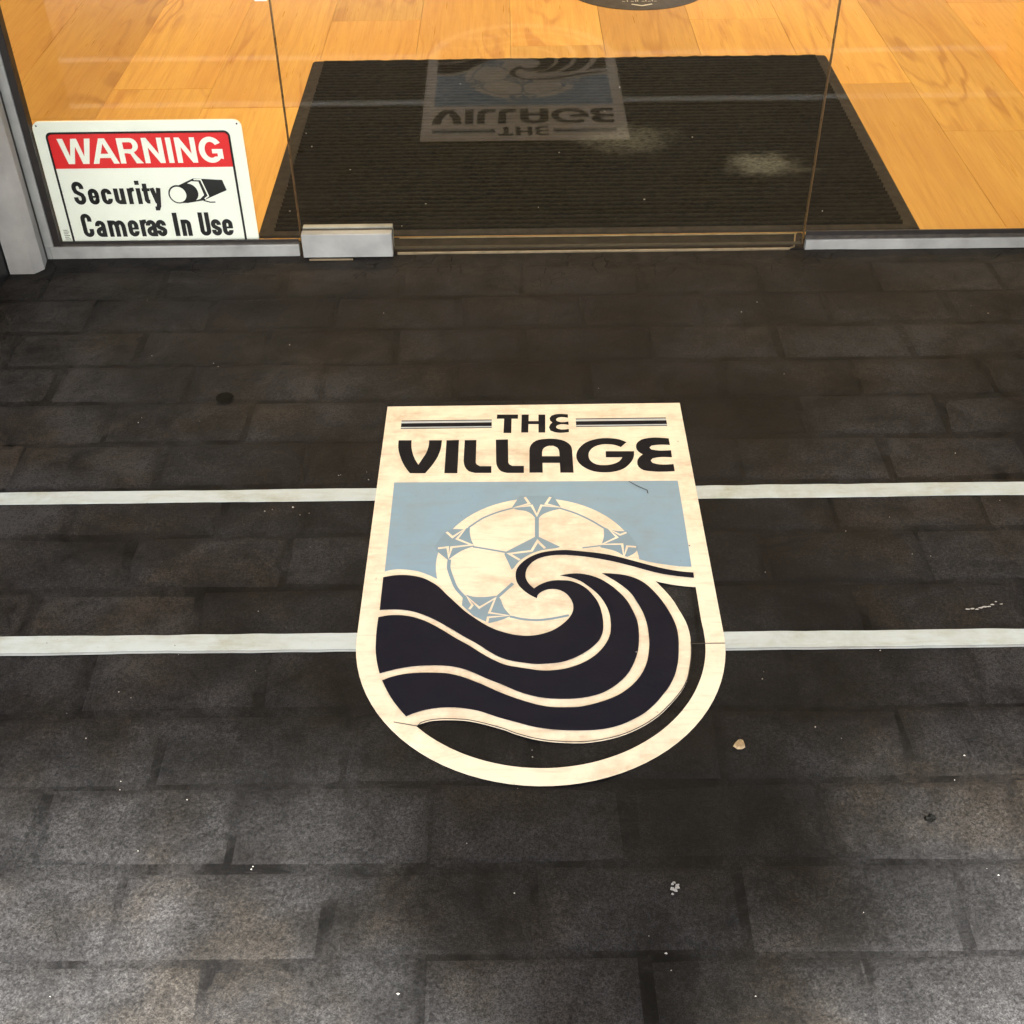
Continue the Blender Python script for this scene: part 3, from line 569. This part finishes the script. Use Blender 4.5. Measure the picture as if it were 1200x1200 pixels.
# ------------------------------------------------------------------ round floor decal
dc = thing('floor_decal', 'round dark grey floor sticker with white chevron on the planks behind the mat', 'floor sticker', (.334, 3.36, 0))
Flat().fill([[(.190*math.cos(R(a)), .190*math.sin(R(a))) for a in range(0, 360, 5)]], .0010, .0008).obj('disc', M['decal_grey'], dc)
Flat().stroke([(-.024, -.1475), (.0015, -.1600), (.028, -.1475)], .006, .0014).obj('chevron', M['decal_white'], dc)
# only the feet of one printed line reach into the picture: strokes of small capitals, as they show
f = Flat()
for k, (x, wd, bar) in enumerate(((-.046, .0075, 1), (-.034, .0025, 0), (-.024, .0075, 1), (-.013, .0025, 0), (-.008, .0025, 0), (.003, .0075, 1), (.013, .0025, 0), (.0185, .0075, 1), (.029, .0025, 0), (.034, .0075, 1))):
    f.fill([[(x, -.128), (x+wd, -.128), (x+wd, -.1255), (x, -.1255)]] if bar else [[(x, -.128), (x+wd, -.128), (x+wd, -.119), (x, -.119)]], .0014)
f.obj('lettering', M['decal_white'], dc)

# ------------------------------------------------------------------ shop front: left fixed panel, door, right fixed panel
TOP = 2.45
wl = thing('shop_window', 'left fixed glass panel with silver bottom rail, holding the warning sign', 'window', (-.585, GY, 0), 'fixed glass panels beside the door')
L = lambda v: v+.585
box('pane', L(-.786), L(-.3653), .006, .012, .022, TOP, M['glass'], wl)
box('bottom_rail', L(-.8000), L(-.3680), .0, .0112, -.003, .0200, M['alu'], wl, .0012)
box('gasket', L(-.7840), L(-.3680), .003, .006, .0202, .0240, M['gasket_dusty'], wl)
box('gasket', L(-.7840), L(-.3680), .0035, .006, .0242, .0283, M['gasket'], wl)
box('side_rail', L(-.8085), L(-.7930), .0, .034, .0205, TOP, M['alu'], wl, .001)
box('side_rail_foot', L(-.8085), L(-.8003), .0, .034, -.003, .0203, M['alu'], wl, .001)
box('side_gasket', L(-.7928), L(-.7808), .003, .022, .0205, TOP, M['gasket'], wl)
box('glass_edge', L(-.3652), L(-.3645), .0055, .0125, .020, TOP, M['glass_edge'], wl)
wr = thing('shop_window', 'right fixed glass panel with silver bottom rail beside the door', 'window', (1.05, GY, 0), 'fixed glass panels beside the door')
L2 = lambda v: v-1.05
box('pane', L2(.5070), L2(1.11), .006, .012, .020, TOP, M['glass'], wr)
box('bottom_rail', L2(.5100), L2(1.11), .0, .0112, -.004, .0170, M['alu'], wr, .0012)
box('gasket', L2(.5085), L2(1.11), .003, .0058, .0172, .0240, M['gasket_dusty'], wr)
box('gasket', L2(.5085), L2(1.11), .0035, .0058, .0242, .0320, M['gasket'], wr)
box('glass_edge', L2(.5062), L2(.5069), .0055, .0125, .018, TOP, M['glass_edge'], wr)
gd = thing('glass_door', 'frameless clear glass door with silver clamp at its lower left corner', 'door', (.07, GY, 0))
L3 = lambda v: v-.07
box('pane', L3(-.3630), L3(.5048), .004, .014, .008, TOP-.01, M['glass'], gd)
box('glass_edge', L3(-.3638), L3(-.3631), .0045, .0135, .047, TOP-.01, M['glass_edge'], gd)
box('glass_edge', L3(.5049), L3(.5056), .0045, .0135, .008, TOP-.01, M['glass_edge'], gd)
pf = box('corner_clamp', L3(-.3605), L3(-.2055), -.012, .0035, .001, .0450, M['alu'], gd, .0009)
box('clamp_rear_plate', 0, .155, .0145, .026, .001, .0450, M['alu'], pf, .0009, (L3(-.3605), 0, 0))
box('clamp_liner', 0, .155, .0036, .0144, .0012, .0425, M['gasket'], pf, 0, (L3(-.3605), 0, 0))
box('bottom_seal', L3(-.2050), L3(.5030), .0045, .0135, .0062, .0078, M['gasket'], gd)

th = thing('threshold', 'dark bronze door threshold edged with thin worn brass lines', 'threshold', (.07, GY, 0))
box('plate', L3(-.3640), L3(.5150), .0355, .0595, -.010, .0006, M['bronze'], th)
box('plate_front', L3(-.3640), L3(.5070), .001, .0353, -.010, .0006, M['bronze'], th)
box('brass_edge', L3(-.1990), L3(.4830), .0006, .0036, -.006, .0024, M['brass'], th, .0008)
box('brass_edge', L3(-.1990), L3(.5060), .0540, .0562, -.006, .0022, M['brass'], th, .0006)
f = Flat().fill([[(L3(.4832), .0006), (L3(.4932), .0060), (L3(.5040), .0538), (L3(.5015), .0538), (L3(.4915), .0085), (L3(.4832), .0036)]], .0022, .006).obj('brass_corner', M['brass'], th)
bs = box('brass_sliver', L3(-.350), L3(-.275), -.0180, -.0160, -.002, .0014, M['brass'], th)

# post at the far left
ps = thing('door_post', 'grey metal post at the left end of the shop front', 'post', (-.83, 1.91, 0))
bm = bmesh.new(); prof = [(-.0280, -.0275), (.0130, -.0275), (.0260, -.0100), (.0205, .0245), (.0205, .06), (-.0280, .06)]
lo = [bm.verts.new((x, y, -.004)) for x, y in prof]; hi = [bm.verts.new((x, y, TOP)) for x, y in prof]
for i in range(6):
    j = (i+1) % 6; bm.faces.new((lo[i], lo[j], hi[j], hi[i]))
bm.faces.new(hi); bm.faces.new(lo[::-1]); bm_obj('shaft', bm, M['alu_worn'], ps)
box('joint_strip', .0208, .0213, .006, .05, -.003, TOP, M['gasket_dusty'], ps)
sw = box('side_wall', -3.2, -.8600, 1.52, 1.985, -.005, 2.6, M['dark_wall']); tag(sw, kind='structure')
# small white clip on the glass
cl_ = box('glass_clip', -.011, .0085, -.004, .0, 0, .06, M['sign_white'], None, .0015, (-.3755, GY+.0055, .4285)); tag(cl_, 'small white clip on the left glass panel at the top, beside the door joint', 'clip')

# ------------------------------------------------------------------ warning sign on the inside of the left panel
SYW = GY+.0135
sg = thing('warning_sign', 'white and red WARNING Security Cameras In Use sign behind the left glass panel', 'sign', (0, SYW, 0))
pan = rrect(-.7795, -.4385, -.010, .2395, .013)
V = [(p[0], 0, p[1]) for p in pan] + [(p[0], .003, p[1]) for p in pan]; n = len(pan)
mesh('panel', V, [tuple(range(n))] + [(i, i+n, (i+1) % n+n, (i+1) % n) for i in range(n)] + [tuple(range(2*n-1, n-1, -1))], M['sign_white'], sg)
E_ = .0004
def up(f, name, mat, parent=sg): return f.upright().obj(name, mat, parent)
bo = rrect(-.7616, -.4592, -.008, .2216, .010); bi = rrect(-.7579, -.4629, -.0055, .2178, .0075)
up(Flat().fill([bo, bi], E_), 'border', M['sign_black'])
rd = [(-.7586, .1583), (-.4620, .1583)] + arc(-.4695, .2109, .0075, 0, 90, 5) + arc(-.7511, .2109, .0075, 90, 180, 5)
up(Flat().fill([rd], E_), 'red_band', M['sign_red'])
# WARNING: bold grotesque capitals drawn as outlines
def letters(spec, name, mat, z):
    f = Flat()
    for loops in spec: f.fill(loops, z)
    return up(f, name, mat)
cb, ch_ = .1665, .0440                      # baseline and cap height
def O(pl, x, w): return [(x+a*w, cb+b*ch_) for a, b in pl]
def glyphG(x, w):
    o = []
    cx, cy = x+.5*w, cb+.5*ch_; rx, ry = .5*w, .515*ch_; sx, sy_ = rx-.0098, ry-.0088
    o += arc(cx, cy, rx, 32, 318, 30, ry)
    o += [(x+w*.985, cb+.13*ch_), (x+w*.985, cb+.53*ch_), (x+.54*w, cb+.53*ch_), (x+.54*w, cb+.36*ch_), (x+.755*w, cb+.36*ch_), (x+.755*w, cb+.235*ch_)]
    o += arc(cx, cy, sx, 303, 36, 26, sy_)
    return [o]
def glyphR(x, w):
    st = .0092; h = ch_
    out = [(x, cb), (x, cb+h), (x+.60*w, cb+h)] + arc(x+.60*w, cb+.72*h, .33*w, 90, -75, 10, .28*h) + [(x+.74*w, cb+.36*h), (x+w*1.04, cb), (x+w*1.04-.0118, cb), (x+.52*w, cb+.38*h), (x+.38*w, cb+.405*h), (x+st, cb+.405*h), (x+st, cb)]
    hole = [(x+st, cb+.565*h), (x+st, cb+.835*h), (x+.58*w, cb+.835*h)] + arc(x+.58*w, cb+.70*h, .105*w, 90, -90, 6, .135*h)
    return [out, hole]
Wp = [(0, 1), (.175, 1), (.285, .30), (.41, 1), (.59, 1), (.715, .30), (.825, 1), (1, 1), (.815, 0), (.625, 0), (.50, .70), (.375, 0), (.185, 0)]
Ap = [(0, 0), (.385, 1), (.615, 1), (1, 0), (.78, 0), (.70, .23), (.295, .23), (.215, 0)]; Ah = [(.355, .395), (.645, .395), (.50, .79)]
Np = [(0, 0), (0, 1), (.245, 1), (.745, .36), (.745, 1), (1, 1), (1, 0), (.755, 0), (.255, .63), (.255, 0)]
SP = [[O(Wp, -.7445, .0545)], [O(Ap, -.6930, .0435), O(Ah, -.6930, .0435)], glyphR(-.6475, .0365), [O(Np, -.6065, .0335)], [O([(0, 0), (0, 1), (1, 1), (1, 0)], -.5670, .0088)], [O(Np, -.5525, .0335)], glyphG(-.5145, .0395)]
letters(SP, 'warning_lettering', M['sign_white'], 2*E_)
# condensed bold lines, drawn with a pen of constant width
PEN = .0075
def cond(ch, x, w, b, h, cap):
    t = PEN/2; xl, xr = x+t, x+w-t; r = (xr-xl)/2; c = (xl+xr)/2
    yb, yt = b+t, b+h-t; yc = b+cap-t; ry = r*1.15; out = []
    S = lambda p, ww=PEN: out.append((p, ww))
    if ch in 'ec':
        if ch == 'e': S([(xl+t*.8, b+h*.49), (xr+t*.98, b+h*.49)], PEN*.50)
        st = [(xr, b+h*.47), (xr, yt-ry)] if ch == 'e' else [(xr, b+h*.64), (xr, yt-ry)]
        S(st + arc(c, yt-ry, r, 0, 180, 10, ry)[1:] + [(xl, yb+ry)] + arc(c, yb+ry, r, 180, 360, 10, ry)[1:] + [(xr, b+h*.36 if ch == 'c' else b+h*.33)])
    elif ch == 'C':
        S([(xr, b+cap*.66), (xr, yc-ry)] + arc(c, yc-ry, r, 0, 180, 10, ry)[1:] + [(xl, yb+ry)] + arc(c, yb+ry, r, 180, 360, 10, ry)[1:] + [(xr, b+cap*.35)])
    elif ch in 'sS':
        H = h if ch == 's' else cap; T = b+H-t
        S([(xr, T-H*.23), (xr, T-ry)] + arc(c, T-ry, r, 0, 180, 10, ry)[1:] + [(xl, T-ry-H*.06), (xl+r*.25, b+H*.56), (xr-r*.25, b+H*.42), (xr, yb+ry+H*.06)] + [(xr, yb+ry)] + arc(c, yb+ry, r, 0, -180, 10, ry)[1:] + [(xl, yb+H*.24)])
    elif ch == 'u':
        S([(xr, b+h), (xr, b)]); S([(xl, b+h), (xl, yb+ry*.9)] + arc(c, yb+ry*.9, r, 180, 330, 8, ry*.9)[1:])
    elif ch == 'U':
        S([(xl, b+cap), (xl, yb+ry)] + arc(c, yb+ry, r, 180, 360, 12, ry)[1:] + [(xr, b+cap)])
    elif ch == 'n':
        S([(xl, b), (xl, b+h)]); S(arc(c, yt-ry*.9, r, 150, 0, 8, ry*.9) + [(xr, b)])
    elif ch == 'r':
        S([(xl, b), (xl, b+h)]); S([(xl, b+h*.62), (xl+.0012, b+h*.80), (xl+.0038, b+h*.915), (x+w+.0006, b+h*.925)], PEN*.92)
    elif ch == 'i':
        S([(c, b), (c, b+h)]); S([(c, b+cap-PEN*.95), (c, b+cap+.0005)])
    elif ch == 'I': S([(c, b), (c, b+cap)], PEN*1.08)
    elif ch == 't':
        S([(c-.001, b+h*1.28), (c-.001, yb+.003), (c+.0006, yb+.0008), (c+.0038, yb+.0003)]); S([(x-.0006, yt+.0006), (x+w+.0006, yt+.0006)], PEN*.72)
    elif ch == 'y':
        S([(xl, b+h), (c+.0005, b+.0015)]); S([(xr+.0004, b+h), (c+.0012, b-.004), (c-.001, b-.0085), (c-.0055, b-.0085)])
    elif ch == 'a':
        S([(xl, b+h*.66), (xl, yt-ry)] + arc(c, yt-ry, r, 180, 0, 10, ry)[1:] + [(xr, b)])
        S([(xr, b+h*.56), (c, b+h*.50)] + arc(c, yb+ry*.95, r, 110, 330, 10, ry*.98), PEN*.95)
    elif ch == 'm':
        k = (xr-xl)/2
        S([(xl, b), (xl, b+h)])
        for q in (xl, xl+k): S(arc(q+k/2, yt-ry*.7, k/2, 150, 0, 8, ry*.7) + [(q+k, b)])
    return out
def line(items, b, h, cap):
    f = Flat(); k = 0
    for ch, x0, x1 in items:
        for p, w_ in cond(ch, x0, x1-x0, b, h, cap):
            k += 1; f.stroke(p, w_, E_ + (k % 4)*.00006)
    return up(f, 'message_lettering', M['sign_black'])
line([('S', -.7405, -.7205), ('e', -.7155, -.6975), ('c', -.6935, -.6755), ('u', -.6715, -.6535), ('r', -.6485, -.6370), ('i', -.6340, -.6250), ('t', -.6225, -.6105), ('y', -.6100, -.5915)], .0932, .0290, .0420)
line([('C', -.7390, -.7205), ('a', -.7165, -.6990), ('m', -.6945, -.6645), ('e', -.6605, -.6425), ('r', -.6390, -.6280), ('a', -.6290, -.6115), ('s', -.6120, -.5945), ('I', -.5815, -.5725), ('n', -.5685, -.5515), ('U', -.5370, -.5185), ('s', -.5170, -.5000), ('e', -.4980, -.4800)], .0325, .0310, .0440)
# camera pictogram
f = Flat().fill([[(-.5700, .1225), (-.5560, .1280), (-.5333, .1385), (-.4847, .1352), (-.4800, .1165), (-.5145, .1018), (-.5210, .0985), (-.5314, .0970), (-.5491, .0940), (-.5640, .0942)]], E_)
f.stroke([(-.5222, .0985), (-.5111, .0950), (-.5025, .0952)], .0022, E_+.00005)
pic = up(f, 'camera_pictogram', M['sign_black'])
f = Flat().fill([[(-.5440, .1300), (-.5370, .1335), (-.5250, .1328), (-.5195, .1085), (-.5270, .1015), (-.5365, .0985), (-.5480, .0968)]], 1.6*E_)
f.stroke([(-.5325, .1367), (-.5205, .1362), (-.5125, .1065), (-.5195, .1015)], .0022, 1.7*E_)
up(f, 'pictogram_gap', M['sign_white'], pic)
up(Flat().fill([arc(-.5450, .1125, .0163, 0, 352, 30, .0172)], 2.2*E_).fill([arc(-.5632, .1103, .0163, 0, 352, 30, .0168)], 2.25*E_), 'pictogram_barrel', M['sign_black'], pic)
up(Flat().fill([arc(-.5632, .1100, .0138, 0, 352, 30, .0142)], 2.8*E_), 'pictogram_lens', M['sign_white'], pic)
f = Flat()
for i in range(6): f.fill([[(-.7735, .0285+.0033*i), (-.7640-(.002 if i % 2 else 0), .0285+.0033*i), (-.7640-(.002 if i % 2 else 0), .0302+.0033*i), (-.7735, .0302+.0033*i)]], E_)
up(f, 'small_print', M['sign_grey'])
for x in (-.7725, -.4455): up(Flat().fill([arc(x, .2325, .0016, 0, 330, 10)], E_), 'screw_hole', M['seam'])

# ------------------------------------------------------------------ the room and the entrance around
def struct(o): return tag(o, kind='structure')
struct(box('back_wall', -3.2, 3.2, 6.5, 6.6, -.05, 3.0, M['plaster']))
struct(box('room_wall', -3.3, -3.2, 1.9, 6.6, -.05, 3.0, M['plaster']))
struct(box('room_wall', 3.2, 3.3, 1.9, 6.6, -.05, 3.0, M['plaster']))
struct(box('ceiling', -3.2, 3.2, 1.99, 6.5, 2.9, 3.0, M['plaster']))
struct(box('header', -.858, 1.113, 1.92, 1.985, TOP+.003, 2.6, M['alu_worn']))
struct(box('side_wall', 1.115, 3.2, 1.1, 1.985, -.005, 2.6, M['dark_wall']))
struct(box('facade_wall', -3.2, 3.2, 1.86, 1.985, 2.702, 7.0, M['facade']))
for x, wx in ((-1.3, 'left'), (.3, 'middle'), (1.9, 'right')):
    for y, wy in ((2.75, 'nearest the glass front'), (4.6, 'nearest the back wall')):
        lp = thing('ceiling_light', 'square warm ceiling light panel of the %s pair, %s' % (wx, wy), 'ceiling light', (x, y, 2.9), 'ceiling lights in the shop')
        box('frame', -.32, .32, -.32, .32, -.02, -.002, M['alu'], lp); box('diffuser', -.3, .3, -.3, .3, -.024, -.0205, M['lamp'], lp)

struct(box('unseen_awning', -3.2, 3.2, -1.57, 1.985, 2.62, 2.70, M['facade']))  # unseen, added to shade the paving; front edge placed for the sun's penumbra

# ------------------------------------------------------------------ the viewer: standing behind the emblem, phone held low; shades the middle of the near paving
def skin_body(name, chain, radii, mats, paint, parent, loc, flat=None):
    """chain: list of (point, parent index); one continuous skinned surface"""
    me = bpy.data.meshes.new(name); me.from_pydata([c[0] for c in chain], [(c[1], i) for i, c in enumerate(chain) if c[1] is not None], [])
    o = bpy.data.objects.new(name, me); COL.objects.link(o)
    sk = o.modifiers.new('skin', 'SKIN'); sk.use_smooth_shade = True
    for i, v in enumerate(me.skin_vertices[0].data):
        r = radii[i]; v.radius = r if isinstance(r, tuple) else (r, r); v.use_root = (i == 0)
    s = o.modifiers.new('sub', 'SUBSURF'); s.levels = 2; s.render_levels = 2
    dg = bpy.context.evaluated_depsgraph_get(); nm = bpy.data.meshes.new_from_object(o.evaluated_get(dg))
    bpy.data.objects.remove(o); nm.name = name
    nm.materials.clear()
    for m in mats: nm.materials.append(m)
    for p in nm.polygons: p.material_index = paint(p.center); p.use_smooth = True
    r = bpy.data.objects.new(name, nm); r.location = loc; return link(r, parent)
pe = thing('person', 'person in dark jacket and jeans standing behind the emblem with a phone held low', 'person', (0.02, -.37, 0))
ch = [((0, 0, .95), None), ((0, .01, 1.10), 0), ((0, .02, 1.26), 1), ((0, .01, 1.40), 2), ((0, .02, 1.475), 3), ((0, .045, 1.535), 4), ((0, .068, 1.60), 5), ((0, .075, 1.665), 6), ((0, .062, 1.725), 7)]
rd_ = [(.165, .115), (.150, .105), (.165, .115), (.150, .085), .048, .046, (.062, .070), (.074, .088), (.060, .070)]
for s in (-1, 1):
    k = len(ch)
    ch += [((s*.09, 0, .86), 0), ((s*.105, .02, .50), k), ((s*.11, -.02, .12), k+1), ((s*.115, .06, .05), k+2), ((s*.125, .16, .04), k+3)]
    rd_ += [.092, .062, .045, .045, .038]
    k = len(ch)
    ch += [((s*.185, .0, 1.39), 3), ((s*.225, -.01, 1.11), k), ((s*.10, .21, 1.045), k+1), ((s*.072, .265, 1.045), k+2)]
    rd_ += [.060, .047, .034, (.020, .034)]
    h0 = len(ch)-1
    for f_ in range(4):
        z = 1.075-.021*f_; k = len(ch)
        ch += [((s*.062, .292, z), h0), ((s*.042, .312-.002*f_, z-.004), k), ((s*.022, .316, z-.008), k+1)]; rd_ += [.0095, .0088, .0075]
    k = len(ch); ch += [((s*.056, .268, 1.080), h0), ((s*.034, .286, 1.092), k)]; rd_ += [.0105, .0085]
def paint(c):
    if c.z < .085: return 3
    if c.z < .90: return 2
    if c.z > 1.475 or (c.y > .235 and c.z < 1.2): return 0
    return 1
body = skin_body('body', ch, rd_, [M['skin'], M['jacket'], M['jeans'], M['shoe']], paint, pe, (0, 0, 0))
bm = bmesh.new(); bmesh.ops.create_icosphere(bm, subdivisions=3, radius=1)
for v in bm.verts:
    d = v.co.normalized(); v.co = Vector((.088*d.x, .045+.098*d.y, 1.685+.092*d.z))*1.0
    if d.y > .35 and d.z < .55: v.co.y = .075
bm_obj('hair', bm, M['hair'], pe, smooth=True)
bm = bmesh.new(); bmesh.ops.create_icosphere(bm, subdivisions=2, radius=1)
for v in bm.verts: v.co = Vector((.011*v.co.x, .150+.016*v.co.y, 1.625+.022*v.co.z))
bm_obj('nose', bm, M['skin'], pe, smooth=True)
box('mouth', -.020, .020, .128, .139, 1.588, 1.596, simple('lips', (.35, .14, .11)), pe, .002)
for s in (-1, 1):
    bm = bmesh.new(); bmesh.ops.create_icosphere(bm, subdivisions=2, radius=1)
    for v in bm.verts: v.co = Vector((s*.076+.008*v.co.x, .062+.016*v.co.y, 1.635+.028*v.co.z))
    bm_obj('ear', bm, M['skin'], pe, smooth=True)
    bm = bmesh.new(); bmesh.ops.create_uvsphere(bm, u_segments=8, v_segments=6, radius=.011); bm_obj('eye', bm, M['shoe'], pe, (s*.029, .128, 1.648))
ph_ = box('phone', -.038, .038, -.004, .004, 0, .150, M['phone'], None, .002, (.02, -.075, .975)); tag(ph_, 'black phone held low in both hands of the standing person', 'phone')
ph_.rotation_euler = (R(0), 0, 0)
